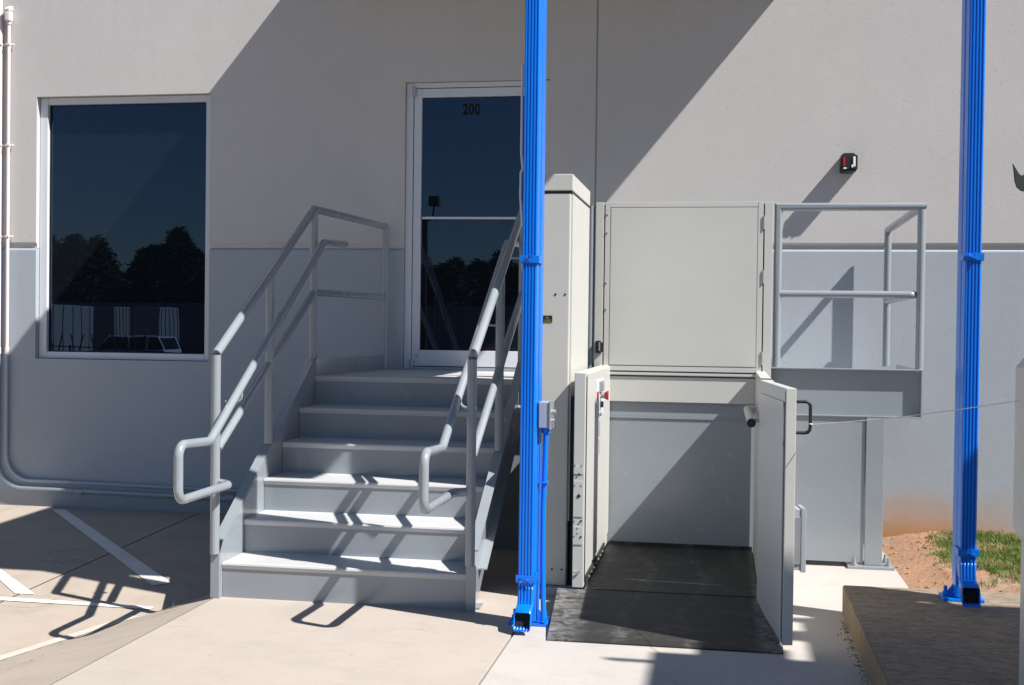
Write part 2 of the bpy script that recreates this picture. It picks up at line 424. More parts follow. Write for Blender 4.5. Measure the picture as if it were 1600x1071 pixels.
# ------------------------------------------------------------------ building wall
bld = thing('building_wall', 'two-tone painted warehouse wall, beige above and blue grey below, with window and glass door', 'wall', (0, .15, 0))
ZR = 1.934
WX0, WX1, WZ0, WZ1 = -5.135, -3.742, 1.098, 3.075
DX0, DX1, DZ0, DZ1 = -2.268, -1.22, 1.075, 3.125
JXW = -.893
XL, XR, ZT = -14., 12., 4.9
lowp = [(0, -.6), (0, 1.918), (.004, 1.927), (.014, 1.933), (.3, 1.933), (.3, -.6)]
def upp(ztop): return [(.018, 1.935), (.018, 1.962), (.010, 1.968), (0, 1.978), (0, ztop), (.3, ztop), (.3, 1.935)]
def boxp(z0, z1): return [(0, z0), (0, z1), (.3, z1), (.3, z0)]
lo = MB(); up = MB()
for a, c in ((XL, WX0), (WX1, DX0), (DX1, JXW-.006), (JXW+.006, XR)):
    lo.prism(lowp, a, c); up.prism(upp(ZT), a, c)
lo.prism(boxp(-.6, WZ0), WX0, WX1); up.prism(boxp(WZ1, ZT), WX0, WX1)
lo.prism(boxp(-.6, DZ0), DX0, DX1); up.prism(boxp(DZ1, ZT), DX0, DX1)
lo.build('lower_wall', 'lower', bld, smooth=False); up.build('upper_wall', 'upper', bld, smooth=False)
MB().box(JXW-.006, JXW+.006, .005, .2, -.5, ZT-.01).build('joint_seal', 'caulk', bld, smooth=False)

# window
win = MB(); fw = .052
y0, y1 = .045, .11
def frame(mb, x0, x1, z0, z1, w, ya, yb, bev=.003, wl=None, wr=None, wt=None, wb=None):
    wl = wl or w; wr = wr or w; wt = wt or w; wb = wb or w
    mb.box(x0, x0+wl, ya, yb, z0, z1, bev); mb.box(x1-wr, x1, ya, yb, z0, z1, bev)
    mb.box(x0+wl+.0005, x1-wr-.0005, ya+.001, yb, z1-wt, z1, bev); mb.box(x0+wl+.0005, x1-wr-.0005, ya+.001, yb, z0, z0+wb, bev)
frame(win, WX0+.003, WX1-.003, WZ0+.003, WZ1-.003, .05, y0, y1, wl=.062)
wo_ = win.build('window', 'alu', bld)
MB().box(WX0+.06, WX1-.05, .082, .088, WZ0+.05, WZ1-.05).build('pane', 'glass', wo_, smooth=False)
g = MB(); frame(g, WX0+.0655, WX1-.0535, WZ0+.0535, WZ1-.0535, .006, .074, .081, .001); g.build('gasket', 'rubber', wo_)
MB().box(WX0-.1, WX1+.1, .18, .9, WZ0-.1, WZ1+.1).build('dark_room', 'dark', bld, smooth=False)

# door frame and leaf
df = MB()
df.box(DX0+.003, DX0+.053, .035, .13, DZ0, DZ1-.003, .003); df.box(DX1-.053, DX1-.003, .035, .13, DZ0, DZ1-.003, .003)
df.box(DX0+.0535, DX1-.0535, .036, .13, DZ1-.038, DZ1-.003, .003)
dfo = df.build('door_frame', 'alu', bld)
df2 = MB().box(DX0+.054, DX1-.054, .03, .14, DZ0, DZ0+.014, .003); df2.build('threshold', 'zinc', bld)
lx0, lx1, lz0, lz1 = DX0+.058, DX1-.058, DZ0+.020, DZ1-.043
lf = MB(); frame(lf, lx0, lx1, lz0, lz1, .056, .046, .09, .003, wt=.062, wb=.115)
leaf = lf.build('door', 'alu', bld)
MB().box(lx0+.05, lx1-.05, .066, .072, lz0+.1, lz1-.05).build('door_pane', 'glass', leaf, smooth=False)
pb = MB().tube([(lx0+.07, .045, 2.158), (lx1-.14, .045, 2.155)], .009); pb.build('push_bar', 'alu', leaf)
ph = MB().tube([(lx1-.115, .05, 2.20), (lx1-.115, -.03, 2.17), (lx1-.115, -.03, 1.95), (lx1-.115, .05, 1.92)], .012, .03); ph.build('pull_handle', 'zinc', leaf)
hg = MB().box(lx0-.012, lx0+.02, .028, .044, lz1-.06, lz1+.012, .003).cyl((lx0+.004, .024, lz1-.055), (lx0+.004, .024, lz1+.008), .009, 12)
hg.build('hinge', 'zinc', leaf)
hg = MB().box(lx0-.012, lx0+.02, .028, .044, lz0-.01, lz0+.045, .003).cyl((lx0+.004, .024, lz0-.006), (lx0+.004, .024, lz0+.043), .009, 12)
hg.build('hinge', 'zinc', leaf)
MB().box(lx0+.03, lx0+.042, .041, .045, lz0+.06, lz0+.085, .001).build('lock', 'zinc', leaf)
# number on the glass
def text_mesh(txt, size, sx, depth, name, mat, loc, rot, parent):
    cu = bpy.data.curves.new(name, 'FONT'); cu.body = txt; cu.size = size; cu.extrude = depth; cu.align_x = 'CENTER'; cu.offset = .0035
    cu.space_character = 1.12
    to = bpy.data.objects.new('tmp', cu); COL.objects.link(to); dg = bpy.context.evaluated_depsgraph_get(); dg.update()
    me = bpy.data.meshes.new_from_object(to.evaluated_get(dg)); bpy.data.objects.remove(to)
    me.name = name
    me.transform(Matrix.Diagonal((sx, 1, 1, 1))); me.transform(Matrix.Rotation(rot, 4, 'X'))
    me.transform(Matrix.Translation(V(loc)-origin(parent)))
    me.materials.clear(); me.materials.append(MT[mat]); o = bpy.data.objects.new(name, me); COL.objects.link(o); o.parent = parent; return o
text_mesh('200', .108, .72, .0008, 'door_number', 'num', (-1.796, .0645, 2.897), math.radians(90), leaf)
MB().box(DX0-.1, DX1+.1, .16, .9, DZ0-.05, DZ1+.1).build('dark_lobby', 'dark', bld, smooth=False)

# conduits on the wall at the left
def clamp(mb, x, y, z, r, horiz=False):
    if horiz:
        mb.box(x-.008, x+.008, y-r-.003, y+r, z-r-.003, z+r+.003, .002).box(x-.008, x+.008, y+r-.006, y+r, z+r, z+r+.03, .002)
    else:
        mb.box(x-r-.003, x+r+.003, y-r-.003, y+r, z-.008, z+.008, .002).box(x+r, x+r+.028, y+r-.006, y+r, z-.01, z+.01, .002)
        mb.sphere((x+r+.016, y+r-.008, z), .006, 1)
def conduit(x, ztop, zrun, r, head, label, zsplit=1.15):
    t = thing('wall_conduit', label, 'conduit', (x, -.02, 0), 'conduits running down the wall')
    y = -.024
    MB().tube([(x, y, zsplit), (x, y, zrun), (-2.62, y, zrun-.035)], r, [0, .20, 0], n=14, fseg=10).build('lower_pipe', 'conduitg', t)
    MB().tube([(x, y, ztop), (x, y, zsplit+.001)], r, n=14).build('upper_pipe', 'conduit', t)
    k = MB().cyl((x, y, zsplit-.022), (x, y, zsplit+.03), r+.004, 16, bev=.002); k.build('coupling', 'conduit', t)
    for z in (3.47, 2.71, 2.02): 
        c = MB(); clamp(c, x, y, z, r); c.build('clamp', 'conduit', t)
    for xx in (-4.75, -3.55):
        if head: continue
        c = MB(); c.cyl((xx-.03, y, zrun-.0145), (xx+.03, y, zrun-.0155), r+.004, 14); c.build('coupling', 'conduitg', t)
    if head:
        h = MB().box(x-.021, x+.026, y-.035, y+.022, ztop-.02, ztop+.075, .012)
        h.prism([(y-.035, ztop+.05), (y-.035, ztop+.076), (y+.02, ztop+.105), (y+.02, ztop+.05)], x-.021, x+.026, 'x', .006)
        h.cyl((x, y, ztop-.04), (x, y, ztop-.015), r+.006, 14); h.build('weatherhead', 'conduit', t)
conduit(-5.355, 3.66, .178, .0135, True, 'pale conduit topped by a hooded cap, nearest the window on its left side')
conduit(-5.425, 4.6, .118, .0155, False, 'outermost pale conduit at the left edge, with the lower run near the ground')

# strobe light on the wall
t = thing('wall_strobe', 'small black alarm light with red and white lenses on the beige wall', 'alarm light', (.80, -.05, 2.5))
MB().prism([(.752, 2.45), (.76, 2.442), (.845, 2.442), (.853, 2.45), (.853, 2.545), (.835, 2.565), (.768, 2.565), (.752, 2.55)], -.125, -.001, 'y', .006).build('housing', 'rubber', t)
MB().box(.748, .857, -.132, -.122, 2.455, 2.55, .004).build('cover', 'rubber', t)
MB().box(.760, .775, -.141, -.131, 2.475, 2.535, .004).build('red_lens', 'red', t)
MB().box(.826, .842, -.139, -.131, 2.472, 2.538, .003).box(.816, .828, -.139, -.131, 2.465, 2.485, .003).build('white_lens', 'lensw', t)
MB().box(.764, .786, -.136, -.131, 2.457, 2.467, .002).build('nameplate', 'lensw', t)

# hook bracket
hk = thing('hose_hook', 'dark green forked metal hook reaching in from the right edge above the string', 'hook', (.75, -6.0, .14))
HP = [(.930, 1.952), (.940, 1.935), (.950, 1.918), (.958, 1.912), (.966, 1.915), (.971, 1.930), (.975, 1.953), (.986, 1.956),
      (1.03, 1.958), (1.04, 1.91), (1.03, 1.865), (.985, 1.857), (.958, 1.862), (.944, 1.874), (.937, 1.895), (.934, 1.925)]
MB().prism([(x*.574, cz+(z-cz)*.574) for x, z in HP], -6.005, -5.997, 'y', .001).build('fork', 'green', hk)
MB().tube([(.585, -6, 1.688), (.75, -6, 1.688)], .008, n=8).build('arm', 'green', hk)
MB().tube([(.75, -6, .14), (.75, -6, 1.8)], .02, n=12).build('post', 'green', hk)

# ------------------------------------------------------------------ staircase
RIS, RUN, YF = .178, .2787, -2.6324
SX0, SX1 = -2.487, -1.218
LZ = 6*RIS
YL = YF+5*RUN
YD = -1.05            # front plane of the upper landing deck
st = thing('metal_staircase', 'grey painted steel staircase with six steps and pipe handrails below the glass door', 'staircase', ((SX0+SX1)/2, YF, 0))
for k in range(6):
    y = YF+k*RUN; z = (k+1)*RIS
    s = MB()
    depth = RUN+.02 if k < 5 else .17
    # tread plate with rounded nosing, curling up to the next riser
    pr = [(y-.004, z-.032), (y-.011, z-.012), (y-.008, z-.003), (y, z), (y+depth-.03, z)]
    if k < 5: pr += [(y+depth-.018, z+.004), (y+depth-.018, z-.004), (y+.006, z-.006), (y+.004, z-.032)]
    else: pr += [(y+depth-.03, z-.005), (y+.006, z-.006), (y+.004, z-.032)]
    s.prism(pr, SX0+.002, SX1-.002, 'x'); s.build('tread', 'tread', st, smooth=True)
    r = MB().box(SX0+.002, SX1-.002, y, y+.005, z-RIS+(.001 if k else .0), z-.008)
    r.build('riser', 'steel', st, smooth=False)
# stringers: channels with flanges outwards
def stringer(xi, sgn):
    s = MB()
    off = .110; dep = .29
    def nz(y): return RIS+(y-YF)*RIS/RUN
    yt = YL+.03
    web = [(YF-.028, .0), (YF-.028, .215), (YF+.015, nz(YF+.015)+off-.02), (yt, nz(yt)+off), (yt, nz(yt)+off-dep), (YF+.24, .0)]
    a, c = (xi, xi+sgn*.007)
    s.prism(web, min(a, c), max(a, c), 'x')
    # top and bottom flanges
    y_a, y_b = YF+.01, yt
    for dz_, th in ((off, .007), (off-dep+.007, .007)):
        pa = y_a if dz_ == off else YF+.24
        q = [(pa, nz(pa)+dz_), (y_b, nz(y_b)+dz_), (y_b, nz(y_b)+dz_-th), (pa, nz(pa)+dz_-th)]
        s.prism(q, min(xi, xi+sgn*.052), max(xi, xi+sgn*.052), 'x')
    # front end plate
    s.box(min(xi, xi+sgn*.050), max(xi, xi+sgn*.050), YF-.038, YF-.0285, 0, .226, .003)
    return s.build('stringer', 'steel', st, smooth=False)
stringer(SX0, -1); stringer(SX1, 1)
# right stringer foot angle
MB().box(SX1+.008, SX1+.06, YF+.02, YF+.12, .002, .010, .002).box(SX1+.008, SX1+.016, YF+.02, YF+.12, .010, .09, .002).build('foot_angle', 'steel', st)

PR = .0238
def rail_side(xp, sgn, wallx, wally):
    """xp: x of posts; sgn: direction towards the stair centre"""
    top = MB().tube([(xp, YF-.045, 1.235), (xp, -1.222, 2.101), (wallx, wally, 2.085)], PR)
    top_o = top.build('guard_rail', 'steel', st)
    MB().tube([(xp, YF-.045, .228), (xp, YF-.045, 1.23)], PR, caps=False).build('post', 'steel', top_o)
    def zz(y): return .178+(y-YF)*RIS/RUN
    for y in (-1.952, -1.222):
        zt = 1.235+(y-(YF-.045))*(2.101-1.235)/(-1.222-YF+.045)
        MB().tube([(xp, y, zz(y)+.10 if y < -1.5 else LZ), (xp, y, zt-.012)], PR, caps=False).build('post', 'steel', top_o)
    MB().tube([(wallx, wally, LZ), (wallx, wally, 2.08)], PR, caps=False).build('post', 'steel', top_o)
    MB().tube([(xp, YF-.02, .755), (xp, -1.222, 1.585), (wallx, wally, 1.582)], PR*.92).build('mid_rail', 'steel', top_o)
    # handrail with the looped lower end, on brackets inside the posts
    xh = xp+sgn*.085
    h = MB().tube([(xh, -.86, 1.908), (xh, -1.288, 1.89), (xh, -2.936, .822), (xh, -3.277, .836), (xh, -3.277, .580), (xh, -2.70, .582), (xp, -2.66, .585)],
                  .0215, [0, .04, .05, .055, .055, .05, 0], n=18)
    ho = h.build('handrail', 'steel', st)
    for y in (-2.55, -1.92, -1.30):
        zh = .822+(y+2.936)*(1.89-.822)/(-1.288+2.936)
        MB().tube([(xh, y, zh-.02), (xh, y, zh-.085), (xp, y-.01, zh-.085)], .0065, .035, n=8).build('bracket', 'steel', ho)
rail_side(-2.511, 1, -2.378, -.07)
rail_side(-1.196, -1, -1.196, -1.0)

# ------------------------------------------------------------------ upper landing deck
dk = thing('landing_deck', 'grey steel landing deck along the wall behind the lift, with guard rail', 'landing', (0, -.5, 0))
DXR = 1.145
DYB = -.03
MB().box(SX0-.05, DXR-.004, YD+.008, DYB, LZ-.012, LZ+.0, .002).box(SX0-.05, SX1+.004, YL+.135, YD+.007, LZ-.012, LZ, .002).build('deck_plate', 'tread', dk)
fa = MB()
fx0 = SX1+.05
fa.box(fx0, DXR-.010, YD, YD+.008, .893, 1.158)                  # web
fa.box(fx0, DXR, YD-.038, YD+.0075, 1.159, 1.168, .002)          # top flange
fa.box(fx0, DXR, YD-.040, YD+.0075, .884, .8925, .002)           # bottom flange
fa.box(DXR-.0095, DXR-.0015, YD-.036, YD+.0075, .893, 1.1585, .001)
fa.build('fascia', 'steel', dk, smooth=False)
MB().box(DXR-.008, DXR, YD+.009, DYB, .884, 1.168, .002).build('side_fascia', 'steel', dk)
MB().box(SX0-.058, SX0-.050, YL+.02, DYB, .89, LZ-.013, .002).build('side_fascia', 'steel', dk)
MB().prism([(-2.493, YL+.02), (-2.372, DYB), (-2.366, DYB), (-2.487, YL+.02)], LZ+.001, LZ+.105, 'z').build('toe_board', 'steel', dk)
MB().box(-2.45, -1.19, YD+.05, YD+.06, .0, LZ-.013).build('skirt_panel', 'steel', dk, smooth=False)
# lower panels behind the lift and beside it
MB().box(-.80, .29, YD-.046, YD-.041, .0, .845).build('back_panel', 'steel', dk, smooth=False)
MB().box(-.80, .29, YD-.052, YD-.044, .846, .858, .001).build('trim_strip', 'steel', dk)
MB().box(-.80, .2885, YD-.048, YD-.0415, .8595, 1.09).build('lift_fascia', 'steel', dk, smooth=False)
MB().box(.296, .826, YD-.030, YD-.024, .03, .8835).build('infill_panel', 'steel', dk, smooth=False)
MB().box(.832, .934, YD-.040, YD+.06, .016, .883, .004).build('support_post', 'steel', dk)
bp = MB().box(.735, 1.0, YD-.085, YD+.11, 0, .016, .003); bpo = bp.build('base_plate', 'steel', dk)
for x_, y_ in ((.775, YD-.05), (.97, YD-.03), (.965, YD+.08)):
    MB().cyl((x_, y_, .016), (x_, y_, .024), .021, 12).cyl((x_, y_, .024), (x_, y_, .04), .0135, 6).cyl((x_, y_, .04), (x_, y_, .062), .008, 8).build('anchor_bolt', 'steel', bpo)
# guard rail at right end
g0 = .312; g1 = 1.128; gy = YD+.0
gt = MB().tube([(g0, gy, 1.16), (g0, gy, 2.118), (g1, gy, 2.118), (1.062, -.1, 2.055), (1.062, -.1, 1.155)], PR); gto = gt.build('guard_rail', 'steel', dk)
MB().tube([(g1, gy, 2.10), (g1, gy, 1.15)], PR, caps=True).build('post', 'steel', gto)
MB().tube([(g0+.01, gy, 1.603), (g1-.03, gy, 1.603), (1.062, -.13, 1.585)], PR*.9, [0, .03, 0]).build('mid_rail', 'steel', gto)
MB().tube([(-.796, YD-.055, 1.07), (-.796, YD-.055, 2.125)], PR, caps=True).build('post', 'steel', gto)

# ------------------------------------------------------------------ upper gate on the landing
ga = thing('landing_gate', 'closed cream metal gate at the top of the lift, with a tall flat panel', 'gate', (-.25, YD-.03, LZ))
gy0, gy1 = YD-.082, YD-.049
MB().box(-.768, -.718, gy0, gy1, 1.09, 2.143, .003).build('jamb', 'beige', ga)
MB().box(.229, .279, gy0, gy1, 1.09, 2.143, .003).build('jamb', 'beige', ga)
gl = MB(); frame(gl, -.711, .222, 1.132, 2.143, .030, gy0, gy1-.004, .002)
gl.box(-.6795, .1905, gy0+.004, gy1-.006, 1.1635, 2.1115).box(-.676, .187, gy0-.001, gy0+.0038, 1.167, 2.108, .0012)
glo = gl.build('gate_panel', 'beige', ga)
MB().box(-.716, .227, gy0+.004, gy1, 1.106, 1.126, .004).build('sill', 'beige', ga)
MB().box(-.716, .27, gy0+.014, gy1, .946, 1.098, .003).build('toe_plate', 'beige', ga)
MB().box(-.7175, -.7115, gy0+.014, gy1, 1.14, 2.13).build('hinge_gap', 'seam', ga, smooth=False)
MB().box(.2225, .2285, gy0+.014, gy1, 1.14, 2.13).build('hinge_gap', 'seam', ga, smooth=False)
for z in (2.07, 1.96, 1.66, 1.50):
    MB().sphere((-.699, gy0-.001, z), .0065, 1).build('screw', 'zinc', glo)
for z in (2.02, 1.70, 1.22):
    MB().cyl((.2255, gy0-.003, z-.04), (.2255, gy0-.003, z+.04), .005, 10).build('hinge', 'zinc', ga)
lk = MB().box(-.757, -.727, gy0-.022, gy0-.001, 1.235, 1.31, .003).box(-.735, -.715, gy0-.012, gy0-.002, 1.243, 1.300, .002)
lk.build('gate_lock', 'rubber', ga)
MB().box(-.738, -.730, gy0-.026, gy0-.0215, 1.25, 1.30, .001).build('lock_face', 'zinc', ga)

# ------------------------------------------------------------------ platform lift
PF = .078
lift = thing('platform_lift', 'cream wheelchair platform lift at ground level with tall mast tower and black ramp', 'lift', (-.25, -1.75, 0))
TX0, TX1, TY0, TY1 = -1.02, -.780, -2.19, -1.395
tw = MB().box(TX0, TX1-.007, TY0, TY1, .045, 2.086, .010); two = tw.build('tower', 'beige', lift)
MB().box(TX1-.0068, TX1+.002, TY0+.028, TY1+.01, .38, 2.082, .002).build('side_cover', 'beige', two)
MB().box(TX0-.004, TX1+.004, TY0-.006, TY1+.012, 2.096, 2.183, .006).build('tower_cap', 'beige', two)
MB().box(TX0+.005, TX1-.004, TY0+.004, TY1, 2.084, 2.098).build('cap_seam', 'seam', two, smooth=False)
MB().box(TX0-.01, TX1+.07, TY0-.05, TY1, 0, .044, .003).build('base_plate', 'lightgrey', two)
for x_ in (-.861, -.811):
    for z_ in (1.560, .131): MB().cyl((x_, TY0-.002, z_), (x_, TY0+.004, z_), .0055, 10).build('screw', 'hole', two)
MB().sphere((-.925, TY0-.008, 2.145), .006, 1).build('screw', 'zinc', two)
pl = MB().box(-.925, -.876, TY0-.003, TY0-.0005, 1.415, 1.450, .001); plo = pl.build('nameplate', 'rubber', two)
MB().box(-.918, -.882, TY0-.0037, TY0-.003, 1.420, 1.4225).box(-.918, -.882, TY0-.0037, TY0-.003, 1.4285, 1.4295).box(-.908, -.897, TY0-.0037, TY0-.003, 1.437, 1.441).build('print', 'yellow', plo, smooth=False)
# mast slot between tower and platform wall
MB().box(TX1+.004, TX1+.028, TY0+.04, TY1-.05, .044, 1.03, .002).build('mast_slot', 'seam', two, smooth=False)

# left platform wall with controls
LX0, LX1 = -.732, -.676
WT = 1.163
lwm = MB().box(LX0, LX1, -2.385, -1.105, PF+.005, WT, .004); lw = lwm.build('side_wall', 'beige', lift)
MB().box(LX1+.0005, LX1+.006, -2.335, -1.108, PF+.075, WT-.008, .002).build('wall_cover', 'beige', lw)
MB().box(LX1+.001, LX1+.004, -2.352, -2.338, PF+.03, WT-.02).build('seam', 'seam', lw, smooth=False)
MB().box(LX1+.0005, LX1+.010, -2.33, -1.36, PF+.004, PF+.055, .001).build('edge_strip', 'seam', lw)
for y_ in np.linspace(-2.22, -1.52, 7): MB().sphere((LX1+.011, y_, PF+.030), .0075, 1).build('screw', 'zinc', lw)
# strike plates on the front edge
for z0_, z1_ in ((.655, .695), (.44, .62), (.30, .39)):
    MB().box(LX0+.002, LX1-.006, -2.3885, -2.3852, z0_, z1_, .001).build('strike_plate', 'beige', lw)
for x_, z_, r_ in ((-.722, .70, .004), (-.688, .70, .004), (-.703, .655, .005), (-.722, .60, .004), (-.690, .60, .004), (-.703, .545, .009), (-.722, .42, .004), (-.690, .42, .005),
                   (-.706, .385, .004), (-.706, .36, .004), (-.690, .34, .005), (-.722, .345, .004)):
    MB().cyl((x_, -2.391, z_), (x_, -2.3845, z_), r_, 10).build('bolt', 'hole' if r_ > .0045 else 'zinc', lw)
MB().tube([(-.726, -2.392, .165), (-.712, -2.396, .160), (-.690, -2.393, .168)], .0045, .01, n=8).build('latch_pin', 'zinc', lw)
# control station: keypad, key switch and red stop button
cx_ = LX1+.006
MB().box(cx_, cx_+.004, -1.95, -1.56, .905, 1.105, .001).build('control_plate', 'alu', lw)
MB().box(cx_+.004, cx_+.016, -1.80, -1.66, 1.035, 1.095, .003).box(cx_+.016, cx_+.021, -1.78, -1.68, 1.045, 1.085, .002).build('keypad', 'zinc', lw)
MB().box(cx_+.004, cx_+.009, -1.93, -1.87, .995, 1.045, .002).build('red_label', 'red', lw)
MB().cyl((cx_+.004, -1.73, 1.015), (cx_+.028, -1.73, 1.015), .016, 16).build('button_collar', 'zinc', lw)
MB().cyl((cx_+.028, -1.73, 1.015), (cx_+.048, -1.73, 1.015), .018, 18, .029, bev=.002).build('stop_button', 'red', lw)
MB().cyl((cx_+.004, -1.73, .965), (cx_+.020, -1.73, .965), .017, 14).build('key_switch', 'rubber', lw)
MB().cyl((cx_+.004, -1.76, .915), (cx_+.014, -1.76, .915), .012, 12).build('key_ring', 'zinc', lw)
MB().box(cx_, cx_+.002, -1.77, -1.70, .79, .875).build('grey_label', 'lightgrey', lw)
MB().box(cx_, cx_+.0025, -1.765, -1.71, .74, .775).box(cx_, cx_+.0025, -1.755, -1.715, .69, .735).build('dark_label', 'caulk', lw)

# right platform wall, grab rail
RX0, RX1 = .190, .246
rwm = MB().box(RX0, RX1, -2.375, -1.122, PF+.005, 1.143, .004); rw = rwm.build('side_wall', 'beige', lift)
gr = MB().tube([(RX0, -1.30, .93), (.142, -1.30, .93), (.142, -2.33, .93)], .0215, [0, .03, 0]); gro = gr.build('grab_rail', 'beige', lift)
MB().cyl((.142, -2.331, .93), (.142, -2.342, .93), .0225, 18, bev=.002).build('end_cap', 'rubber', gro)
MB().cyl((.142, -2.15, .93), (RX0, -2.15, .93), .010, 10).build('bracket', 'beige', gro)
# floor and ramp
MB().box(-.672, .186, -2.37, -1.100, PF-.012, PF, .002).box(-.672, .186, -1.1045, -1.0985, PF+.0005, PF+.02, .001).build('platform_floor', 'mat', lift)
MB().box(-.70, .22, -2.36, -1.10, .004, PF-.013).build('platform_underside', 'seam', lift, smooth=False)
rp = MB().prism([(-2.378, .001), (-2.378, PF-.003), (-3.118, .007), (-3.118, .001)], -.752, .275, 'x')
for v in rp.b.verts:
    if v.co.x < -.5: v.co.x = -.805 if v.co.y > -2.5 else -.752
rp.build('ramp', 'mat', lift, smooth=False)
MB().box(-.81, -.675, -2.376, -2.25, .002, .045, .002).build('ramp_side', 'mat', lift)

# open lower gate, hinged at the right wall's front
HX, HY = .178, -2.372; ang = math.atan2(.088, .79)
GM = Matrix.Translation((HX, HY, 0)) @ Matrix.Rotation(ang, 4, 'Z')      # local: leaf runs along -y, thickness 0..+x
gd = MB(); L = .795
gd.box(0, .044, -L, -.004, .050, 1.145, .004, GM)
gdo = gd.build('gate', 'beige', lift)
MB().box(-.006, -.0005, -L+.03, -.05, .075, 1.085, .002, GM).build('gate_cover', 'beige', gdo)
MB().box(-.0015, .0, -L+.012, -L+.018, .06, 1.13, 0, GM).build('edge_seam', 'seam', gdo, smooth=False)
for z_ in (1.075, .905): MB().cyl(GM @ V((-.008, -L+.03, z_)), GM @ V((0, -L+.03, z_)), .010, 12).build('bolt', 'zinc', gdo)
for z_ in (.62, .38): MB().cyl(GM @ V((-.002, -L+.012, z_)), GM @ V((0.001, -L+.012, z_)), .004, 8).build('screw', 'seam', gdo)
MB().tube([GM @ V(q) for q in ((.04, -L+.03, 1.088), (.108, -L+.03, 1.088), (.108, -L+.03, .955), (.04, -L+.03, .955))], .0075, .022, n=12).build('pull_handle', 'rubber', gdo)
lt = MB().prism([(.0445, .36), (.0445, .575), (.062, .622), (.082, .622), (.082, .36)], -L+.06, -L+.155, 'y', .002, GM)
lt.prism([(.0822, .352), (.0822, .630), (.096, .630), (.104, .615), (.104, .352)], -L+.055, -L+.160, 'y', .003, GM)
lto = lt.build('latch_box', 'lightgrey', gdo)
MB().box(.056, .070, -L+.056, -L+.0595, .45, .50, .002, GM).build('latch_bolt', 'blue', lto)
MB().box(.050, .080, -L+.054, -L+.0595, .385, .59, .002, GM).build('strike', 'zinc', lto)
for z_ in (1.09, .12): MB().cyl(GM @ V((.022, .004, z_-.03)), GM @ V((.022, .004, z_+.03)), .011, 12).build('hinge', 'beige', gdo)

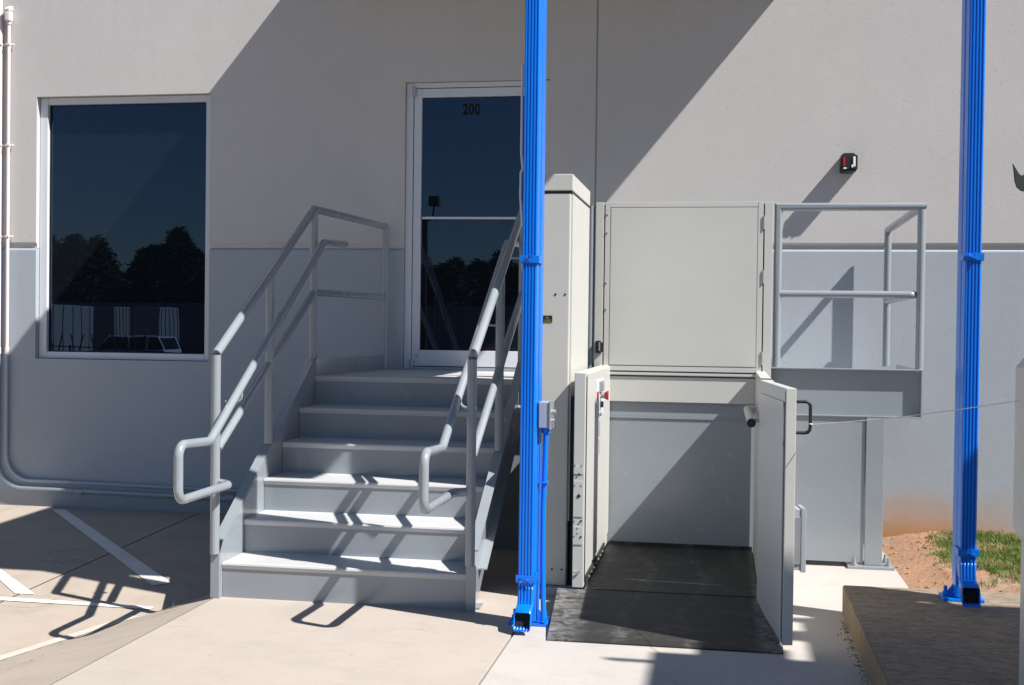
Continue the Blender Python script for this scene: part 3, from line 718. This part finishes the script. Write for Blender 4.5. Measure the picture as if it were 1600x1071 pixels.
# ------------------------------------------------------------------ blue columns with downspouts
CANH = 4.0
def ribbed(x0, x1, y0, y1, nr, rd=.006):
    """outline of a corrugated rectangular downspout, front towards -y"""
    P = []; w = (x1-x0-.012)/nr
    x = x0+.006
    for i in range(nr):
        P += [(x, y0), (x+w*.22, y0), (x+w*.40, y0+rd), (x+w*.60, y0+rd), (x+w*.78, y0)]
        x += w
    P += [(x1-.006, y0), (x1, y0+.006), (x1, y1-.006), (x1-.006, y1), (x0+.006, y1), (x0, y1-.006), (x0, y0+.006)]
    return P
def column(cx, yb, zb, dx0, dx1, dy, label, strap_z, top):
    """cx: centre of the steel column, yb: its front face y, downspout dx0..dx1 with front face dy"""
    t = thing('blue_column', label, 'column', (cx, yb, zb), 'blue columns with downspouts')
    cw = .078
    MB().box(cx-cw/2, cx+cw/2, yb, yb+.10, zb+.015, top, .012).build('steel_post', 'blue', t)
    bpm = MB().box(cx-.092, cx+.092, yb-.005, yb+.13, zb, zb+.015, .003)
    bpm.prism([(cx-cw/2-.045, zb+.015), (cx-cw/2, zb+.075), (cx+cw/2, zb+.075), (cx+cw/2+.045, zb+.015)], yb+.045, yb+.055, 'y')
    bpo = bpm.build('base_plate', 'blue', t)
    for sx in (-.072, .072):
        for yy in (yb+.060,):
            MB().cyl((cx+sx, yy, zb+.015), (cx+sx, yy, zb+.034), .0155, 6).cyl((cx+sx, yy, zb+.034), (cx+sx, yy, zb+.062), .0085, 10).build('anchor_bolt', 'blue', bpo)
    P = ribbed(dx0, dx1, dy, yb-.001, 4)
    zel = zb+.185
    d = MB().prism(P, zel, top-.02, 'z'); dso = d.build('downspout', 'blue', t)
    # elbow: sweep the ribbed outline forward and down, open mouth
    t2 = bmesh.new(); rings = []; n = len(P); ymid = (dy+yb)/2
    steps = 12; amax = math.radians(72); rad = .13
    for k in range(steps+1):
        a = amax*k/steps; pinch = .002*(k % 2)
        c0 = V((0, -rad*(1-math.cos(a)), -rad*math.sin(a)))
        ring = []
        for (x, y) in P:
            lx = (x-cx0(dx0, dx1))*(1.03-pinch*4); ly = (y-ymid)*(1.03-pinch*4)
            # ring plane tilts towards -y
            ring.append(t2.verts.new(V((cx0(dx0, dx1)+lx, ymid+c0.y+ly*math.cos(a), zel+.012+c0.z+ly*math.sin(a)))))
        rings.append(ring)
    # straight last bit
    dirv = V((0, -math.sin(amax), -math.cos(amax)))
    ring = [t2.verts.new(v.co+dirv*.045) for v in rings[-1]]; rings.append(ring)
    for A, B in zip(rings, rings[1:]):
        for k in range(n): t2.faces.new((A[k], A[(k+1) % n], B[(k+1) % n], B[k]))
    mb = MB(); mb.merge(t2)
    el = mb.build('elbow', 'blue', dso); sol = el.modifiers.new('th', 'SOLIDIFY'); sol.thickness = .0025; sol.offset = -1
        # dark inside a little way up the mouth
    vs = [v.co.copy() for v in el.data.vertices]
    R_ = vs[-n:]; cen = sum(R_, V((0, 0, 0)))/n
    cap = bmesh.new(); cv = [cap.verts.new(cen+(q-cen)*.96-dirv*.03+origin(el)) for q in R_]; cap.faces.new(cv)
    mb = MB(); mb.merge(cap); mb.build('mouth', 'hole', dso, smooth=False)
    for z in strap_z:
        s = MB()
        s.box(dx0-.010, dx1+.010, dy-.0055, dy-.001, z-.017, z+.017, .0015)
        s.box(dx0-.010, dx0-.006, dy-.002, yb+.02, z-.017, z+.017, .001).box(dx1+.006, dx1+.010, dy-.002, yb+.02, z-.017, z+.017, .001)
        # crumpled bow of foil-like strap ends
        for q in range(5):
            ax = (dx0+dx1)/2+random.uniform(-.02, .02)
            s.box(-.014, .014, -.002, .002, -.005, .005, .001, Matrix.Translation((ax, dy-.010, z+random.uniform(-.012, .016))) @ Matrix.Rotation(random.uniform(-.9, .9), 4, 'Y') @ Matrix.Rotation(random.uniform(-.5, .5), 4, 'Z'))
        s.build('strap', 'blue', dso)
    return t
def cx0(a, b): return (a+b)/2
ccol = column(-.876, -2.875, 0, -.912, -.842, -2.955, 'bright blue column with downspout between the staircase and the lift', (1.70, .235), CANH)
rcol = column(1.116, -2.545, .14, 1.080, 1.151, -2.630, 'blue column with downspout standing on the sidewalk near the right edge', (1.735, .385), 3.15)
# thin white cable tied to the centre column
MB().tube([(-.925, -2.84, 2.62), (-.9385, -2.85, 2.60), (-.9385, -2.85, 2.20), (-.932, -2.85, 2.135), (-.930, -2.85, 2.13)], .0062, [0, .012, .1, .02, 0], n=10).tube(
    [(-.930, -2.85, 2.128), (-.9395, -2.85, 2.11), (-.9405, -2.85, 2.0), (-.930, -2.85, 1.86)], .0062, [0, .02, .1, 0], n=10).build('cable', 'alu', ccol)

# electrical box with blue conduit
eb = thing('electrical_box', 'grey disconnect box with blue conduit mounted beside the central blue column', 'electrical box', (-.80, -2.84, 0))
MB().box(-.835, -.786, -2.90, -2.79, .925, 1.045, .004).build('box_body', 'lightgrey', eb)
MB().box(-.7855, -.779, -2.905, -2.785, .918, 1.05, .002).build('box_cover', 'zinc', eb)
sw = MB().cyl((-.779, -2.855, .998), (-.760, -2.855, .998), .011, 12)
sw.build('key_switch', 'zinc', eb)
MB().cyl((-.779, -2.855, .958), (-.766, -2.855, .958), .009, 12).build('padlock', 'zinc', eb)
MB().box(-.779, -.770, -2.85, -2.84, .925, .94, .002).build('latch', 'zinc', eb)
MB().cyl((-.806, -2.85, .898), (-.806, -2.85, .924), .021, 14, bev=.003).tube([(-.806, -2.85, .90), (-.808, -2.85, .78), (-.814, -2.855, .55), (-.812, -2.86, .30), (-.805, -2.87, .06), (-.805, -2.87, .02)], .0125, [0, .3, .3, .3, .1, 0], n=12).build('conduit', 'blue', eb)
MB().box(-.832, -.793, -2.873, -2.838, .665, .672, .001).build('conduit_strap', 'blue', eb)

# ------------------------------------------------------------------ call station and string
cs = thing('call_station', 'shaded beige post with a box on it, at the far right on the sidewalk', 'call station', (1.03, -4.2, .14))
MB().box(1.000, 1.118, -4.22, -4.10, .14, 1.30, .012).build('post', 'beige', cs)
MB().prism([(.978, 1.279), (1.005, 1.312), (1.113, 1.312), (1.140, 1.279), (1.140, .739), (1.118, .698), (.996, .698), (.978, .739)], -4.25, -4.08, 'y', .004).build('box', 'beige', cs)
MB().box(.968, 1.148, -4.26, -4.06, .14, .152, .003).build('base_plate', 'zinc', cs)
a = GM @ V((.108, -L+.03, .99)); b2 = V((.979, -4.14, 1.168))
pts = [a.lerp(b2, i/14)-V((0, 0, .010*math.sin(math.pi*i/14))) for i in range(15)]
rpo = MB().tube(pts, .0017, n=6).tube([a+V((-.009, 0, .002)), a+V((0, -.010, .004)), a+V((.010, 0, .002)), a+V((0, .010, 0)), a+V((-.009, 0, .001))], .002, n=6).build('string', 'rope', None)
tag(rpo, 'pale string tied from the black gate handle to the call station', 'string')

# ------------------------------------------------------------------ grass and clods
def grass_density(x, y):
    n = noise.noise(V((x*3.1, y*3.1, 0)))*.22+noise.noise(V((x*11, y*11, 7)))*.12
    e = 1.36+.10*math.sin(y*2.2)+ (.16 if y > -.45 else 0)*0 + n
    d = max(0, min(1, (x-e)/.22))
    w = max(0, min(1, (-.03-y+n*.10)/.12))
    return d*w
N = 170000
xs = rng.uniform(1.15, 3.4, N); yy = rng.uniform(-2.27, -.01, N)
vs = []; fs = []; mi = []
for x, y in zip(xs, yy):
    if random.random() > grass_density(x, y)*(.7+.3*max(0, min(1, .5+1.6*noise.noise(V((x*5, y*5, 11)))))): continue
    z = dz(x, y); h = random.uniform(.012, .034); a = random.uniform(0, 6.283); w = random.uniform(.0015, .003)
    lx, ly = random.uniform(-.02, .02), random.uniform(-.02, .02); k = len(vs)
    vs += [(x-math.cos(a)*w, y-math.sin(a)*w, z-.002), (x+math.cos(a)*w, y+math.sin(a)*w, z-.002), (x+lx, y+ly, z+h)]
    fs.append((k, k+1, k+2)); nn = noise.noise(V((x*4, y*4, 2)))+random.uniform(-.5, .5)
    mi.append(0 if nn < .02 else 1 if nn < .42 else 2)
o = from_arrays('grass', vs, fs, ['gr1', 'gr2', 'gr3'], matidx=mi); o['kind'] = 'stuff'; tag(o, 'short sunlit green and straw coloured grass against the wall at the right', 'grass')
cb = MB()
for i in range(420):
    x = random.uniform(1.02, 1.75); y = random.uniform(-2.2, -.03); r = random.choice((.003, .004, .006, .010))*random.uniform(.7, 1.4)
    tt = bmesh.new(); bmesh.ops.create_icosphere(tt, subdivisions=1, radius=r)
    for v in tt.verts: v.co = V((v.co.x*random.uniform(.8, 1.3), v.co.y*random.uniform(.8, 1.3), v.co.z*.6))+V((x, y, dz(x, y)+r*.15))
    cb.merge(tt)
o = cb.build('dirt_clods', 'dirt', None, smooth=False); o['kind'] = 'stuff'; tag(o, 'small orange dirt clods scattered on the bare soil', 'soil')
cb = MB()
for i in range(420):
    y = random.uniform(-4.6, -2.45); x = .590-abs(random.gauss(0, .016)); r = random.uniform(.001, .003)*random.choice((1, 1, 1.5))
    cb.box(-r, r, -r*.8, r*.8, -r*.5, r*.5, 0, Matrix.Translation((x, y, r*.4)) @ Matrix.Rotation(random.uniform(0, 3), 4, 'Z'))
o = cb.build('grit', 'curb', None, smooth=False); o['kind'] = 'stuff'; tag(o, 'brown grit collected along the foot of the curb', 'grit')

# ------------------------------------------------------------------ unseen casters above the frame, outlines cut to fit the shadows
def sh(X, Y, H): return (X+KX*H, Y-KY*H)
def shade_box(mb, X0, X1, Y0, Y1, H=CANH, th=.06):
    a = sh(X0, Y0, H); c = sh(X1, Y1, H); mb.box(a[0], c[0], a[1], c[1], H, H+th)
cp = MB(); shade_box(cp, -4.93, -2.665, -1.865, .0); shade_box(cp, -6.23, -2.665, .0005, KY*CANH-.003)
tag(cp.build('entrance_canopy', 'canopy', None, smooth=False), 'flat grey metal canopy over the entrance, out of sight above', 'canopy')
cp = MB()  # panels and strips added out of view to cast the sidewalk and ramp shade
shade_box(cp, -.235, 7, -9, -3.215); shade_box(cp, .43, .80, -3.2145, -2.44); shade_box(cp, .8005, 7, -3.2145, -2.57); shade_box(cp, .485, .80, -2.4395, -2.31)
shade_box(cp, -.43, -.2355, -3.375, -3.345)
shade_box(cp, .32, .4295, -2.52, -2.445); shade_box(cp, .22, .4295, -2.875, -2.705); shade_box(cp, -.05, .30, -3.2145, -3.05)
tag(cp.build('drive_shade_panels', 'canopy', None, smooth=False), 'added flat grey panels casting shade on the sidewalk, out of sight above', 'canopy')

# ------------------------------------------------------------------ what the glass reflects, behind the camera
G0 = -1.04
sd = thing('storage_shed', 'long low building with pale wall panels behind the camera, reflected in the window', 'building', (-30, -72, G0))
MB().box(-75, 12, -78, -72, G0, 2.35).build('wall', 'metald', sd, smooth=False)
for x0_, x1_ in ((-31.5, -29.3), (-24, -22), (-14, -9)):
    MB().box(x0_, x1_, -71.99, -71.8, G0, 2.2).build('door', 'metalw', sd, smooth=False)
for x_, ya_, yb_, w_ in ((-40, -63.7, -58.4, 'tall'), (-40, -68.5, -66.5, 'narrow'), (-36, -67.7, -65.0, 'short')):  # boxes added with a side to the sun, to reflect as pale panels
    MB().box(x_-2, x_, ya_, yb_, G0, 2.25, .02).build('sunlit_box', 'metalw', sd, smooth=False)
    for k in range(5):
        MB().cyl((x_+.02, ya_+(yb_-ya_)*(k+.5)/5, G0), (x_+.02, ya_+(yb_-ya_)*(k+.5)/5, 2.2), .035, 6).build('rib', 'metald', sd)
MB().box(-76, 13, -79, -71.6, 2.36, 2.6).build('roof', 'metald', sd, smooth=False)
lcl = []
def tree(loc, h, seed, label):
    rd = random.Random(seed)
    t = thing('pine_tree', label, 'tree', loc, 'trees behind the low building')
    MB().cyl((loc[0], loc[1], loc[2]), (loc[0], loc[1], loc[2]+h*.8), .2, 8, .05).build('trunk', 'bark', t)
    vs = []; fs = []
    for i in range(6500):
        u = rd.random(); zz = .12+.88*u; rr = (1-zz)**.55*h*.30*(.7+.6*rd.random())+.12
        a = rd.random()*6.283; r = rr*math.sqrt(rd.random()); s = rd.uniform(.12, .32)
        c = V((r*math.cos(a), r*math.sin(a), zz*h+rd.uniform(-.3, .3)))
        e1 = V((rd.uniform(-1, 1), rd.uniform(-1, 1), rd.uniform(-.6, .8))).normalized()*s; e2 = V((rd.uniform(-1, 1), rd.uniform(-1, 1), rd.uniform(-1, 1))).normalized()*s*.6
        k = len(vs); vs += [tuple(c-e1), tuple(c+e2), tuple(c+e1*1.2)]; fs.append((k, k+1, k+2))
    from_arrays('crown', vs, fs, 'leaf', t); return t
protos = [tree((-50, -84, G0), 7.3, 1, 'dark evergreen tree behind the low building, reflected in the glass'), tree((-46, -86, G0), 8.2, 2, 'dark evergreen tree behind the low building, reflected in the glass')]
i = 0; x = -58
while x < 4:
    i += 1; c = copy_tree(protos[i % 2]); f_ = (1.12 if x < -25 else .92)*random.uniform(.88, 1.06)
    c.location = (x, -84-random.uniform(-3, 6), G0); c.scale = (f_*1.15, f_*1.15, f_); c.rotation_euler.z = random.uniform(0, 6)
    x += random.uniform(.8, 1.3)
x = -58
while x < 4:
    i += 1; c = copy_tree(protos[i % 2]); f_ = .80*random.uniform(.9, 1.08)
    c.location = (x, -81-random.uniform(0, 2), G0); c.scale = (f_*1.5, f_*1.5, f_); c.rotation_euler.z = random.uniform(0, 6)
    x += random.uniform(2.2, 3.0)
def car(x, y, rz, body, label):
    t = thing('parked_car', label, 'car', (x, y, G0)); Mx = Matrix.Translation((x, y, G0)) @ Matrix.Rotation(rz, 4, 'Z')
    MB().prism([(-2.35, .35), (-2.4, .8), (-1.2, 1.0), (2.25, 1.05), (2.35, .45), (2.2, .3), (-2.2, .28)], -.92, .92, 'y', .06, Mx).build('body', body, t)
    MB().prism([(-1.2, 1.0), (-.55, 1.58), (1.9, 1.6), (2.2, 1.04)], -.80, .80, 'y', .03, Mx).build('windows', 'cark', t)
    r = MB().box(-.5, 1.9, -.78, .78, 1.585, 1.66, .03, Mx)
    for a_, b_ in (((-1.22, 1.0), (-.55, 1.62)), ((.35, 1.0), (.35, 1.6)), ((1.3, 1.0), (1.35, 1.6)), ((2.2, 1.02), (1.9, 1.62))):
        for s_ in (-.81, .81): r.cyl(Mx @ V((a_[0], s_, a_[1])), Mx @ V((b_[0], s_*.98, b_[1])), .045, 6)
    r.build('roof', body, t)
    for wx in (-1.5, 1.45):
        for s_ in (-.95, .75): MB().cyl(Mx @ V((wx, s_, .34)), Mx @ V((wx, s_+.2, .34)), .34, 18).build('wheel', 'rubber', t)
car(-27.8, -45, 0, 'carw', 'white utility vehicle parked behind the camera, reflected in the window')
car(-24.0, -52, .1, 'carw', 'second white car parked further right behind the camera')
car(-7.8, -30, .05, 'carr', 'red car parked behind the camera, reflected in the glass door')
fn = thing('wire_fence', 'thin dark wire fence behind the camera, reflected in the window', 'fence', (-20, -32, G0))
for k in range(12):
    x = -30+k*2.2; MB().cyl((x, -32, G0), (x, -32, G0+1.5), .035, 6).build('fence_post', 'rubber', fn)
MB().tube([(-32, -32, G0+1.75), (-24, -32, G0+1.45), (-19, -32, G0+1.25), (-10, -32, G0+1.55), (-5, -32, G0+1.4)], .02, n=5).build('wire', 'rubber', fn)
for k in range(5):
    x = -23.6+k*.8; MB().cyl((x, -31, G0), (x+.5, -31, G0+1.9), .025, 5).cyl((x+.5, -31, G0), (x, -31, G0+1.9), .025, 5).build('brace', 'rubber', fn)
lp = thing('light_pole', 'dark floodlight pole behind the camera, reflected in the glass door', 'light pole', (-12.9, -43, G0))
MB().cyl((-12.9, -43, G0), (-12.9, -43, 6.05), .12, 8).tube([(-12.9, -43, 5.9), (-12.6, -43, 5.9), (-12.5, -43, 6.5)], .05, .2, n=6).build('pole', 'bark', lp)
MB().box(-12.75, -12.25, -43.25, -42.8, 6.5, 6.95, .05).build('lamp_head', 'bark', lp)
